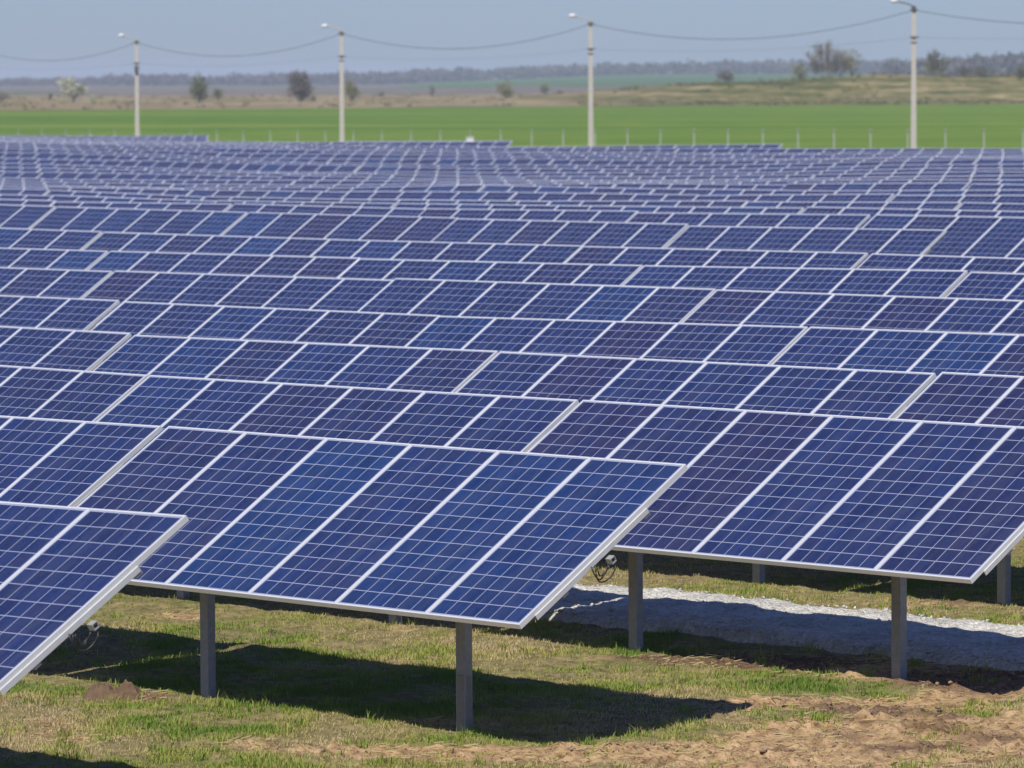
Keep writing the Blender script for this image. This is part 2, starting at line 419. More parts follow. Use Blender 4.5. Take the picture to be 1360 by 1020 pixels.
BROWN = [ (2.34,39.77,0.80,0.46,0.90), (3.64,38.55,0.72,0.67,1.20), (1.37,40.20,0.69,0.47,0.70), (3.12,45.84,1.21,0.61,1.00), (4.18,44.24,0.62,0.50,0.90), (2.67,36.63,0.62,0.39,0.80), (2.41,35.38,0.33,0.24,0.50), (2.79,34.59,0.48,0.23,0.60), (3.54,35.16,0.38,0.32,0.60), (2.03,46.69,0.51,0.42,0.70), (-2.88,37.96,0.29,0.37,0.60), (-3.49,36.34,0.45,0.68,0.50), (3.16,36.40,0.28,0.21,0.70),
]
BARE = [ (2.74,36.84,1.14,0.44,0.75), (3.31,37.49,0.70,0.36,0.50), (0.97,34.67,0.81,0.35,0.70), (-0.21,34.38,0.64,0.34,0.50), (-1.92,35.36,0.33,0.24,0.40), (-3.08,35.50,0.33,0.32,0.35), (-0.73,39.24,0.36,0.30,0.30), (2.79,35.37,1.53,1.44,1.15), (3.68,38.27,0.71,0.75,0.90), (1.50,34.50,0.91,0.53,0.90), (0.32,34.37,0.91,0.42,0.90), (2.66,34.32,1.38,0.38,0.80), (-0.86,34.70,0.59,0.39,0.70), (-0.65,36.40,0.28,0.25,0.60), (-1.51,34.87,0.65,0.47,0.50), (-3.49,36.34,0.51,0.85,0.45), (-2.88,37.96,0.26,0.37,0.70), (-3.00,44.00,0.48,0.50,0.55), (-1.06,42.57,0.40,0.41,0.45), (0.13,40.87,0.32,0.43,0.35), (1.37,40.20,0.69,0.47,0.60), (2.34,39.77,0.74,0.46,0.70), (3.02,39.00,0.60,0.49,0.80), (3.13,45.97,1.07,0.47,0.45), (1.81,46.70,0.43,0.35,0.40), (3.89,44.00,0.61,0.43,0.50), (2.08,37.30,0.52,0.45,0.40), (2.64,37.92,0.53,0.37,-0.80), (2.09,36.51,0.25,0.30,-0.50), (1.23,36.23,0.34,0.29,-0.70), (1.48,38.32,0.77,0.57,-0.80), (1.89,38.12,0.47,0.37,-0.40), (-0.39,41.59,0.77,0.44,-0.30), (3.50,36.48,0.17,0.21,-0.40), (3.79,37.04,0.17,0.26,-0.50), (-2.43,36.53,0.91,0.60,-0.30), (-1.27,35.75,0.66,0.33,-0.40), (0.77,35.42,0.49,0.36,-0.70), (1.50,35.81,0.44,0.29,-0.60), (0.11,35.23,0.55,0.28,-0.50), (2.04,36.51,0.34,0.34,-0.70), (2.64,37.83,0.64,0.41,-0.50),
]
def brown_mask(x, y):
    m = .55*fbm(x*.8+3, y*.8+60, 4) - .16
    for bx, by, rx, ry, am in BROWN:
        m = m + am*np.exp(-((x-bx)/rx)**2 - ((y-by)/ry)**2)
    return np.clip(m, 0, 1)
def bare_mask(x, y):
    m = 0.42*fbm(x*.9+31, y*.55+7, 4) - .10
    for bx, by, rx, ry, am in BARE:
        m = m + am*np.exp(-((x-bx)/rx)**2 - ((y-by)/ry)**2)
    return np.clip(m, 0, 1)

def horizon_px(px): return 105.14 + ROLL*(px-680)
PATH_D0, PATH_D1 = 29.18, 31.38
def path_edges(a):
    return PATH_D0 + .22*(fbm(a*.9, a*0+3.3, 3)-.5), PATH_D1 + .22*(fbm(a*1.1, a*0+9.1, 3)-.5)

def axis(lo, hi, step, lo_far, hi_far, grow=1.22):
    mid = list(np.arange(lo, hi+step/2, step))
    a, s = lo, step
    left = []
    while a > lo_far:
        s *= grow; a -= s; left.append(max(a, lo_far))
    b, s = hi, step
    right = []
    while b < hi_far:
        s = min(s*grow, 6.0); b += s; right.append(min(b, hi_far))
    return np.array(left[::-1] + mid + right)

GROUND_END = 335.0
def build_ground():
    xs = axis(-5.0, 6.6, .055, -130, 130, 1.18)
    ys = axis(32.0, 50.0, .06, -40, GROUND_END, 1.10)
    X, Y = np.meshgrid(xs, ys)
    Z = ground_z(X, Y)
    near = sstep(-Y, -75, -55)*sstep(Y, 15, 28)
    bm = bare_mask(X, Y)
    lump = (fbm(X*2.1, Y*2.1, 4)-.5)*.075 + (fbm(X*7, Y*7+50, 3)-.5)*.035
    clod = np.maximum(fbm(X*13+90, Y*13, 3)-.54, 0)*.20*np.clip(bm*1.2, 0, 1)
    Z = Z + near*(lump + clod)
    # verge between the path and the posts of the second row drops slightly
    nx, ny = len(xs), len(ys)
    idx = np.arange(nx*ny).reshape(ny, nx)
    F = np.stack([idx[:-1,:-1], idx[:-1,1:], idx[1:,1:], idx[1:,:-1]], -1).reshape(-1, 4)
    V = np.stack([X, Y, Z], -1).reshape(-1, 3)
    me = np_mesh('ground', V, F, [M_GROUND], {'bare': bm.ravel(), 'brown': brown_mask(X, Y).ravel()}, smooth=True)
    return tag(link('ground', me), kind='structure')
ground = build_ground()
def gz_at(x, y):
    x = np.atleast_1d(np.asarray(x, float)); y = np.atleast_1d(np.asarray(y, float))
    return ground_z(x, y)
def gz_fine(x, y):
    z = ground_z(x, y)
    bm = bare_mask(x, y)
    lump = (fbm(x*2.1, y*2.1, 4)-.5)*.075 + (fbm(x*7, y*7+50, 3)-.5)*.035
    clod = np.maximum(fbm(x*13+90, y*13, 3)-.54, 0)*.20*np.clip(bm*1.2, 0, 1)
    near = sstep(-y, -75, -55)*sstep(y, 15, 28)
    return z + near*(lump+clod)

def build_path():
    a = np.arange(-60, -14, .06); n = 34
    e0, e1 = path_edges(a)
    t = np.linspace(0, 1, n)
    A, T = np.meshgrid(a, t)
    Dd = e0[None]*(1-T) + e1[None]*T
    X, Y = A*U[0] + Dd*B[0], A*U[1] + Dd*B[1]
    crown = np.minimum(sstep(T, 0, .10), sstep(-T, -1, -.90))
    Z = ground_z(X, Y) - .06 + crown*.15 + crown*((fbm(X*2.4, Y*2.4+8, 3)-.5)*.08 + (fbm(X*9, Y*9, 2)-.5)*.04)
    ny, nx = A.shape
    idx = np.arange(nx*ny).reshape(ny, nx)
    F = np.stack([idx[:-1,:-1], idx[:-1,1:], idx[1:,1:], idx[1:,:-1]], -1).reshape(-1, 4)
    me = np_mesh('gravel_path', np.stack([X,Y,Z],-1).reshape(-1,3), F, [M_GRAVEL], smooth=True)
    return tag(link('gravel_path', me), kind='structure')
build_path()

def scatter_lumps(name, pts, size, mat, squash=.7, seed=1):
    r = np.random.default_rng(seed)
    ico = np.array([(0,0,1),(.894,0,.447),(.276,.851,.447),(-.724,.526,.447),(-.724,-.526,.447),(.276,-.851,.447),
                    (.724,.526,-.447),(-.276,.851,-.447),(-.894,0,-.447),(-.276,-.851,-.447),(.724,-.526,-.447),(0,0,-1)])
    fc = np.array([(0,1,2),(0,2,3),(0,3,4),(0,4,5),(0,5,1),(1,6,2),(2,7,3),(3,8,4),(4,9,5),(5,10,1),(6,7,2),(7,8,3),(8,9,4),(9,10,5),(10,6,1),
                   (6,11,7),(7,11,8),(8,11,9),(9,11,10),(10,11,6)])
    n = len(pts)
    k = ico[None]*(1+.35*(r.random((n,12,1))-.5)*2)*np.array([1,1,squash])*(.6+.8*r.random((n,1,3)))*size[:,None,None]
    th = r.random(n)*6.28; c, s = np.cos(th)[:,None], np.sin(th)[:,None]
    kx = k[...,0]*c-k[...,1]*s; ky = k[...,0]*s+k[...,1]*c
    V = np.stack([kx, ky, k[...,2]], -1) + pts[:,None]
    F = (fc[None] + np.arange(n)[:,None,None]*12).reshape(-1,3)
    me = np_mesh(name, V.reshape(-1,3), F, [mat])
    return tag(link(name, me), kind='stuff')

def near_points(n, seed, y0=32.2, y1=50.0):
    r = np.random.default_rng(seed)
    y = 1/ (1/y1 + r.random(n)*(1/y0-1/y1))
    x = (r.random(n)-.5)*2*.113*y
    return x, y, r
def on_path(x, y, m=0.0):
    a = x*U[0]+y*U[1]; d = x*B[0]+y*B[1]
    e0, e1 = path_edges(a)
    return (d > e0+m) & (d < e1-m)

# loose stones on the path, clods on the bare earth
x, y, r = near_points(26000, 5, 36, 50)
k = on_path(x, y, .12); x, y = x[k], y[k]
z = ground_z(x, y) + .085 + (fbm(x*2.4, y*2.4+8, 3)-.5)*.08
tag(scatter_lumps('gravel', np.stack([x,y,z],-1), .008+.014*r.random(len(x))**2.2, M_GRAVEL, .7, 2), 'loose pale grey crushed stones lying along the path', 'gravel')
M_SOIL = mat_plain('clods_of_soil', (.10,.062,.037), (.34,.225,.135), 2.2, .95, .01)
x, y, r = near_points(30000, 6)
bm = bare_mask(x, y)
k = (r.random(len(x)) < sstep(bm, .30, .95)*(.45*sstep(fbm(x*1.6+3, y*1.6, 3), .42, .60)+.75*sstep(brown_mask(x, y), .35, .8))) & ~on_path(x, y, -.1)
x, y = x[k], y[k]
tag(scatter_lumps('soil_clods', np.stack([x,y,gz_fine(x,y)+.004],-1), .006+.022*r.random(len(x))**4.0, M_SOIL, .7, 3), 'crumbly brown clods of earth on the bare soil', 'soil')
# the little heap of dug earth in front of the second table
M_TURF = mat_plain('dug_turf', (.035,.022,.014), (.20,.125,.07), 14, .95, .02)
def build_heap():
    n = 46
    q, a = np.meshgrid(np.linspace(0, 1, n), np.linspace(0, 2*np.pi, 72, endpoint=False))
    X = -3.12 + .36*q*np.cos(a); Y = 38.02 + .20*q*np.sin(a)
    lob = .55*np.exp(-((X+3.27)/.11)**2) + .42*np.exp(-((X+3.02)/.13)**2)
    Z = gz_fine(X, Y) - .02 + .27*lob*(1-q**2)*(.55+.9*fbm(X*9+4, Y*9, 3)) + .09*np.maximum(fbm(X*22, Y*22+9, 3)-.45, 0)*(1-q)*2
    Y = Y + .07*(fbm(X*17+8, Y*17, 2)-.5)
    idx = np.arange(n*72).reshape(72, n); nx = np.roll(idx, -1, 0)
    F = np.stack([idx[:,:-1], idx[:,1:], nx[:,1:], nx[:,:-1]], -1).reshape(-1, 4)
    me = np_mesh('earth_heap', np.stack([X,Y,Z],-1).reshape(-1,3), F, [M_TURF])
    tag(link('earth_heap', me), 'small heap of dug brown turf in the grass near the left', 'earth heap')
build_heap()

# ------------------------------------------------------------------ grass
def mat_grass():
    t = NT('grass_blades')
    at = t.n('ShaderNodeAttribute', attribute_name='tint').outputs['Fac']
    c = t.ramp(at, [(0, (.16,.26,.036)), (.28, (.27,.345,.058)), (.55, (.38,.38,.10)), (.78, (.48,.41,.18)), (1, (.55,.44,.25))])
    t.set(**{'Base Color': c, 'Roughness': .65, 'Specular IOR Level': .25})
    tr = t.n('ShaderNodeBsdfTranslucent'); t.l(c, tr.inputs[0])
    ms = t.n('ShaderNodeMixShader'); ms.inputs[0].default_value = .38
    t.l(t.p.outputs[0], ms.inputs[1]); t.l(tr.outputs[0], ms.inputs[2]); t.l(ms.outputs[0], t.out.inputs['Surface'])
    return t.m
M_GRASS = mat_grass()
def build_grass():
    x, y, r = near_points(760000, 21, 32.0, 52.0)
    bm = bare_mask(x, y)
    cl = fbm(x*1.7+5, y*1.7, 4); fine = fbm(x*6, y*6+40, 3)
    dens = (1-sstep(bm, .30, .72))*(.35+.9*sstep(cl, .38, .62))*(.35+1.0*sstep(fine, .35, .6))
    k = (r.random(len(x)) < dens*.62) & ~on_path(x, y, -.02)
    # stray tufts on the path's edges and bare soil
    tuft = (fbm(x*3.3+70, y*3.3, 2) > .72) & (r.random(len(x)) < .5) & ~on_path(x, y, .05)
    k |= tuft
    x, y, cl, fine, bm = x[k], y[k], cl[k], fine[k], bm[k]
    tx, ty, _ = near_points(420, 99, 32.2, 48)
    ok = (r.random(420) < 1-.65*bare_mask(tx, ty)) & ~on_path(tx, ty, .1)
    tx, ty = tx[ok], ty[ok]; m_ = 46
    rad_ = (.03+.07*r.random(len(tx)))[:,None]
    gx = (tx[:,None] + rad_*r.normal(size=(len(tx), m_))).ravel(); gy = (ty[:,None] + rad_*r.normal(size=(len(tx), m_))).ravel()
    n0 = len(x)
    x = np.concatenate([x, gx]); y = np.concatenate([y, gy])
    cl = np.concatenate([cl, np.full(len(gx), .62)]); fine = np.concatenate([fine, np.full(len(gx), .4)]); bm = np.concatenate([bm, np.zeros(len(gx))])
    n = len(x)
    z = gz_fine(x, y) - .006
    h = (.010 + .027*r.random(n)**1.8 + .034*sstep(cl, .5, .72)*r.random(n))*(1-.35*bm)
    long_ = r.random(n) < .012; h[long_] *= 1.9
    h[n0:] *= 1.5+.6*r.random(n-n0)
    wd = .0026 + .003*r.random(n)
    th = r.random(n)*6.283
    lean = (.15+.75*r.random(n))*h; la = th + (r.random(n)-.5)*1.2 + 1.57
    dx, dy = np.cos(th)*wd, np.sin(th)*wd
    lx, ly = np.cos(la)*lean, np.sin(la)*lean
    P = np.stack([x,y,z],-1)
    V = np.stack([P + np.stack([-dx,-dy,0*h],-1), P + np.stack([dx,dy,0*h],-1),
                  P + np.stack([lx*.35+dx*.7,ly*.35+dy*.7,h*.6],-1), P + np.stack([lx*.35-dx*.7,ly*.35-dy*.7,h*.6],-1),
                  P + np.stack([lx,ly,h],-1)], 1)
    b = np.arange(n)[:,None]*5
    F = np.concatenate([b+np.array([[0,1,2]]), b+np.array([[0,2,3]]), b+np.array([[3,2,4]])], 0)
    dry = fbm(x*.8+11, y*.8+2, 3)
    tint = np.clip(.48 + (dry-.5)*2.0 + (fine-.5)*.5 + .22*bm - .25*sstep(cl,.5,.7) + .32*(r.random(n)-.5), 0, 1)
    tint[n0:] = np.clip(np.repeat(r.random(len(tx))**1.3*.5, m_) + .15*r.random(n-n0), 0, 1)
    me = np_mesh('grass', V.reshape(-1,3), F, [M_GRASS], {'tint': np.repeat(tint, 5)})
    return tag(link('grass', me), 'short patchy spring grass, green and straw yellow, under the tables', 'grass', kind='stuff')
build_grass()
def build_straw():
    x, y, r = near_points(60000, 77, 32.0, 50.0)
    bm = bare_mask(x, y)
    k = (r.random(len(x)) < (.05+.30*sstep(fbm(x*1.3+9, y*1.3, 3), .45, .65))*sstep(bm, .25, .6)) & ~on_path(x, y)
    x, y = x[k], y[k]; n = len(x)
    z = gz_fine(x, y) + .006
    th = r.random(n)*6.283; L_ = .02+.05*r.random(n)
    dx, dy = np.cos(th)*L_, np.sin(th)*L_; wx, wy = -np.sin(th)*.0035, np.cos(th)*.0035
    dz = (r.random(n)-.2)*.02
    V = np.stack([np.stack([x-dx-wx, y-dy-wy, z],-1), np.stack([x-dx+wx, y-dy+wy, z+.004],-1),
                  np.stack([x+dx+wx, y+dy+wy, z+dz+.004],-1), np.stack([x+dx-wx, y+dy-wy, z+dz],-1)], 1)
    F = np.arange(n*4).reshape(-1, 4)
    me = np_mesh('dry_straw', V.reshape(-1,3), F, [M_GRASS], {'tint': np.repeat(.70+.3*r.random(n), 4)})
    tag(link('dry_straw', me), 'bits of dry straw lying on the bare soil', 'straw', kind='stuff')
build_straw()

# ------------------------------------------------------------------ solar tables
PW, PL, LIP, FD = 1.006, 1.956, .0145, .040
def panel_meshes():
    hx, hy = PW/2, PL/2
    lam = MB()
    lam.box(-hx+LIP, hx-LIP, -hy+LIP, hy-LIP, -.009, -.0025, 0)
    lam.m[-6] = 1                                              # underside: white backsheet
    fr = MB()
    fr.box(-hx, -hx+LIP, -hy, hy, -FD, 0); fr.box(hx-LIP, hx, -hy, hy, -FD, 0)
    fr.box(-hx+LIP, hx-LIP, -hy, -hy+LIP, -FD, 0); fr.box(-hx+LIP, hx-LIP, hy-LIP, hy, -FD, 0)
    both = MB()
    both.v, both.f, both.m = list(lam.v), list(lam.f), list(lam.m)
    both.add(fr.v, fr.f, 2)
    return lam.mesh('panel', [M_CELL, M_BACK]), fr.mesh('frame', [M_FRAME]), both.mesh('panel', [M_CELL, M_BACK, M_FRAME])
ME_LAM, ME_FRAME, ME_PANEL = panel_meshes()
CZ = POST_H - LEN/2*math.sin(TILT)                             # height of the table's centre line
ct, st = math.cos(TILT), math.sin(TILT)
def on_slope(x, v, n=0.0):                                     # v up the slope, n off the surface
    return (x, v*ct - n*st, CZ + v*st + n*ct)
def slope_mesh(mb):
    mb.v = [on_slope(*q) for q in mb.v]; return mb
def c_profile(w, d, t):
    return [(-w/2,-d/2),(w/2,-d/2),(w/2,-d/2+t),(-w/2+t,-d/2+t),(-w/2+t,d/2-t),(w/2,d/2-t),(w/2,d/2),(-w/2,d/2)]
def post_mb(x, w=.098, z0=-.35, z1=None):
    m = MB(); zt = z1 if z1 is not None else CZ - .16
    prof = c_profile(w, .075, .012)
    # concave profile: build as three plates
    m.box(x-w/2, x+w/2, -.0375, -.0255, z0, zt)
    m.box(x-w/2, x-w/2+.012, -.0255, .0375, z0, zt)
    m.box(x+w/2-.012, x+w/2, -.0255, .0375, z0, zt)
    return m
def make_table(detail):
    root = empty('solar_table', (0,0,0))
    for i in range(6):
        p = child(root, link('panel', ME_LAM if detail == 'near' else ME_PANEL, root))
        p.location = on_slope((i-2.5)*W, 0); p.rotation_euler = (TILT, 0, 0)
        if detail == 'near': child(p, link('frame', ME_FRAME, p))
    if detail == 'far':
        m = MB()
        for s in (-1.515, 1.515): m.box(s-.045, s+.045, -.04, .04, -.3, CZ-.08)
        m2 = MB()
        for v in (-.52, .52): m2.box(-3.04, 3.04, v-.03, v+.03, -FD-.065, -FD-.003)
        slope_mesh(m2); m.add(m2.v, m2.f)
        child(root, m.build('support_frame', M_GALV, root))
        return root
    for v in (-.50, .46):
        m = MB(); m.box(-3.03, 3.03, v-.03, v+.03, -FD-.058, -FD-.002)
        child(root, slope_mesh(m).build('rail', M_GALV, root))
    for x in (-3.03+.02, -1.515, 1.515, 3.03-.02):
        m = MB()
        end = abs(x) > 2
        z0, z1 = (-FD-.066, -FD-.0595) if False else (-FD-.060, -FD-.001)
        if end:
            # folded end rafter, flush with the last panel's side
            m.box(x-.018, x+.018, -.80, .46-.033, -FD-.062, -FD-.001) if False else None
            s = 1 if x > 0 else -1
            m.box(3.032*s-.004, 3.032*s+.004, -.82, .48, -FD-.036, -FD+.004)
        else:
            m.box(x-.03, x+.03, -.72, .72, -FD-.135, -FD-.0605)
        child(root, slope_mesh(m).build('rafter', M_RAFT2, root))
    for x in (-1.515, 1.515):
        child(root, post_mb(x).build('post', M_GALV, root))
    return root

def place(root, D, a0, zl, zr):
    am = a0 + 3*W
    d = D - LEN/2*ct
    p = am*U + d*B
    root.location = (p[0], p[1], (zl+zr)/2 - POST_H + CAM_Z)
    sl_ = math.atan2(zr-zl, 6*W)
    root.rotation_euler = (Matrix.Rotation(YAW, 3, 'Z') @ Matrix.Rotation(-sl_, 3, 'Y')).to_euler()

ORD = ['', 'nearest', 'second', 'third', 'fourth', 'fifth', 'sixth', 'seventh', 'eighth', 'ninth', 'tenth', 'eleventh', 'twelfth', 'thirteenth',
       'fourteenth', 'fifteenth', 'sixteenth', 'seventeenth', 'eighteenth', 'nineteenth', 'twentieth', 'twenty-first', 'twenty-second', 'twenty-third',
       'twenty-fourth', 'twenty-fifth', 'twenty-sixth', 'twenty-seventh', 'twenty-eighth', 'twenty-ninth', 'thirtieth', 'thirty-first', 'rearmost']
protos = {}
TABLES = []
def table_label(r, i, n):
    row = ORD[r+1]
    if r == 0: return 'solar table cut off by the left edge, nearest row, two panels showing'
    if r == 1: return 'whole front solar table of six panels, free right end over bare soil' if i == n-1 else 'solar table behind the nearest one, left neighbour of the whole front table'
    if r == 2:
        return ['solar table at the left edge of the third row, beyond a gap', 'middle solar table of the third row, just above the whole front table',
                'blue solar table standing beside the pale gravel path, cut by right edge'][i]
    place_ = {0: 'at the left end of', n-1: 'at the right end of'}.get(i, ORD[i+1] + ' from the left in')
    if i == 0: place_ = 'first from the left in'
    size = 'tilted blue' if r < 10 else 'distant blue'
    if i == n-1: place_ = 'last on the right in'
    return '%s solar table, %s the %s row from the front' % (size, place_, row) if r < 31 else '%s solar table, %s the rearmost row by the field' % (size, place_)
for r_, (D, ts) in enumerate(ROWS):
    kind = 'near' if r_ <= 5 else ('mid' if r_ <= 8 else 'far')
    for i_, (a0, zl, zr) in enumerate(ts):
        if kind not in protos:
            t = protos[kind] = make_table(kind)
        else:
            t = copy_tree(protos[kind])
        place(t, D, a0, zl, zr)
        t.scale.x = 1.0 if r_ < 2 else (1.003 if r_ < 4 else 1.0065)   # tighter joints between the tables further back
        tag(t, table_label(r_, i_, len(ts)), 'solar table', 'rows of solar tables on the field')
        TABLES.append((r_, i_, t))

def table(r_, i_): return [t for a, b, t in TABLES if (a, b) == (r_, i_)][0]
# free row ends: a cable tray stub with loops of cable, and a wider pile round one post
def end_fittings(t):
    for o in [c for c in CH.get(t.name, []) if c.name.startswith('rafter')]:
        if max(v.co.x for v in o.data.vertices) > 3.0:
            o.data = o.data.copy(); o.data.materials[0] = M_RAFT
    m = MB()
    m.box(3.03, 3.085, -.052, -.046, -FD-.108, -FD-.062); m.box(3.03, 3.085, -.010, -.004, -FD-.108, -FD-.062)
    m.box(3.03, 3.085, -.046, -.010, -FD-.068, -FD-.062); m.box(3.03, 3.085, -.046, -.010, -FD-.108, -FD-.102)
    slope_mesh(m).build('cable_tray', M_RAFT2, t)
    c = MB()
    for k, (rad, ph) in enumerate(((.085,.0),(.062,.7),(.10,1.3))):
        pts = []
        for i in range(13):
            q = math.pi*(i/12) + math.pi
            pts.append((3.075 + .02*k - .035 + .02*math.sin(q*2+ph), -.05 + rad*math.cos(q), CZ - .16 + rad*1.15*math.sin(q)))
        c.tube(pts, .006, 6)
    c.build('cable_loop', M_CABLE, t, smooth=True)
end_fittings(table(0, 0)); end_fittings(table(1, 1)); end_fittings(table(2, 2))
pile = MB(); pile.prism([(.058*math.cos(q)*s_, .056*math.sin(q)*s_) for q, s_ in [(math.pi/8+k*math.pi/4, 1.0) for k in range(8)]], -.3, .42)
po = pile.build('pile', M_PILE, table(1, 1)); po.location = (1.515, 0, 0)

# ------------------------------------------------------------------ perimeter fence
M_FPOST = mat_metal('fence_post_steel', (.34,.37,.34), .6, .2, .1)
def fence_line(s):                     # s: 0 at the left end, runs to the right and nearer
    x0, y0, x1, y1 = -62.0, 372.0, 44.0, 238.0
    return x0+(x1-x0)*s, y0+(y1-y0)*s
fl = math.hypot(106, 134); nf = int(fl/2.95)
fence = empty('perimeter_fence', (*fence_line(.5), 0.1))
tag(fence, 'thin pale wire fence on steel posts between the tables and the green field', 'fence')
fx0, fy0 = fence_line(.5)
ME_FP = None
for i in range(nf+1):
    X_, Y_ = fence_line(i/nf)
    if abs(X_/Y_) > .116: continue
    zt = (0.0, )[0]
    pxy = 680 + F_PX*X_/Y_
    top_y = np.interp(pxy, [0, 400, 800, 1360], [171.5, 173.5, 171.5, 170.5])
    hz = horizon_px(pxy)
    ztop = -(top_y-hz)/F_PX*Y_ + CAM_Z
    g = float(gz_at(X_, Y_)[0])
    m = MB(); m.box(-.03, .03, -.03, .03, g-.3, ztop); m.box(-.035,.035,-.24,-.035, ztop-.07, ztop-.0)
    o = m.build('fence_post', M_FPOST, fence); o.location = (X_-fx0, Y_-fy0, -.1)
wm = MB()
sa, sb = [s for s in (i/nf for i in range(nf+1)) if abs(fence_line(s)[0]/fence_line(s)[1]) < .116][0::10**6][0], 1.0
for zc in (.35, .8, 1.25, 1.7, 2.05):
    wm.tube([(fence_line(s)[0]-fx0, fence_line(s)[1]-fy0, float(gz_at(*fence_line(s))[0])-.1+zc) for s in np.linspace(sa, .97, 40)], .0022, 4)
wm.build('wire', M_FPOST, fence)

# ------------------------------------------------------------------ lamp posts and overhead cables
M_CONC = mat_plain('pole_concrete', (.33,.315,.28), (.45,.43,.385), 4, .85, .002)
M_LAMP = mat_plain('lamp_shell', (.56,.57,.57), (.66,.67,.67), 5, .4)
M_DARK = mat_metal('dark_fittings', (.10,.10,.10), .6, .3, .2)
poles = []
for i, (px, py, Y_) in enumerate([(-38, 57, 347), (184, 52, 318), (455.5, 40, 291), (785.5, 27, 266), (1213.5, 8, 243), (1775, -20, 219)]):
    X_ = (px-680)/F_PX*Y_
    hz = 105.14 + ROLL*(px-680)
    zt = (hz-py)/F_PX*Y_ + CAM_Z
    poles.append((X_, Y_, zt))
PL_LAB = ['', 'pale concrete lamp pole with a dark box, leftmost of the four poles', 'pale concrete lamp pole beside the dark round shrub',
          'pale concrete lamp pole at the middle of the row ends, right of the shrubs', 'tallest pale concrete lamp pole, beyond the row ends on the right', '']
for i, (X_, Y_, zt) in enumerate(poles):
    g = float(gz_at(X_, Y_)[0])
    root = empty('lamp_pole', (X_, Y_, g))
    H = zt - g
    lab = PL_LAB[i] or ['pale concrete lamp pole outside the view at the left', '', '', '', '', 'pale concrete lamp pole outside the view at the right'][i]
    tag(root, lab, 'lamp pole', 'lamp poles along the fence')
    m = MB(); m.prism([(-.15,-.13),(.15,-.13),(.12,.13),(-.12,.13)], -.4, H, 0, .66)
    m.build('shaft', M_CONC, root)
    m = MB(); m.tube([(0,-.12,H-.30),(-.05,-.13,H-.02),(-.35,-.14,H+.10),(-.80,-.15,H+.20)], .032, 8)
    m.box(-.14,.14,-.15,-.11,H-.27,H-.19); m.box(-.14,.14,-.15,-.11,H-.08,H-.03)
    m.build('lamp_arm', M_DARK if i == 4 else M_CONC, root)
    m = MB(); m.ellipsoid((-.98,-.15,H+.24), (.22,.14,.11), 14, 8)
    lamp = m.build('lamp_head', M_LAMP, root, smooth=True)
    m = MB(); m.box(-.20,.24,-.16,-.10,H-1.60,H-1.53); m.box(-.17,.17,-.14,-.10,H-1.85,H-1.80)
    m.build('bracket', M_DARK, root)
    m = MB(); m.box(-.18,.10,-.17,-.11,H-.24,H-.16); m.tube([(.1,-.14,H-.2),(.2,-.14,H-.2)], .04, 6)
    m.build('cable_clamp', M_DARK, root)
    if i == 1:
        m = MB(); m.box(-.13,.13,-.30,-.14,H-2.15,H-1.75); m.build('junction_box', M_DARK, root)
def cable(name, dz, sag, rad, label):
    pts = []
    for i in range(len(poles)-1):
        p, q = poles[i], poles[i+1]
        for k in range(24 if i < len(poles)-2 else 25):
            t = k/24
            pts.append((p[0]+(q[0]-p[0])*t, p[1]+(q[1]-p[1])*t - .15, p[2]+(q[2]-p[2])*t - dz - sag*4*t*(1-t)))
    m = MB(); m.tube(pts, rad, 5)
    return tag(m.build(name, M_CABLE, smooth=True), label, 'cable')
cable('overhead_cable', .22, 1.12, .014, 'thick dark cable sagging from pole top to pole top')
cable('overhead_cable', 1.58, .35, .0045, 'thin lower wire strung between the pole brackets below the thick cable')
# white junction cabinet on its stand behind the last rows
cab = empty('electrical_cabinet', (-1.86, 219, 0))
gcab = float(gz_at(-1.86, 219)[0]); cab.location.z = gcab
tag(cab, 'tiny white electrical cabinet peeping over the last row near the middle', 'cabinet')
m = MB(); m.box(-.16,.16,-.1,.1,1.78,2.20); m.box(-.19,.19,-.13,.13,2.2,2.225); m.build('cabinet_box', M_LAMP, cab)
m = MB(); m.box(-.03,.03,-.03,.03,-.2,1.78); m.build('stand', M_FPOST, cab)

# ------------------------------------------------------------------ open country beyond the fence
def plain_z(x, y):
    """world z of the country beyond the site."""
    u_ = x/np.maximum(y, 1)
    rise = sstep(u_, -.035, .035)*8.6 + .8
    t = np.clip((y-1650)/2700, 0, 1)
    z = -4.9 + rise*t
    # low grassy bank right of the middle
    prof = np.interp(x, [-5, 14, 27, 40, 55, 66, 80, 96, 125, 150, 190], [0, 1.9, 2.9, 3.6, 4.2, 4.9, 5.4, 5.2, 5.2, 5.0, 4.6])
    prof = prof + (fbm(x*.05+3, y*.02, 3)-.5)*1.0*np.clip(prof, 0, 1)
    z = z + prof*sstep(y, 962, 1015)*sstep(-y, -1250, -1080)
    return z + CAM_Z
def edge_field(x): return 845 + 60*sstep(x, -60, 120) - 65*sstep(-x, 0, 120) + 16*(fbm(x*.05, x*0+2, 3)-.5)
def edge_dry(x): return 1600 + 130*(fbm(x*.02, x*0+12, 3)-.5)

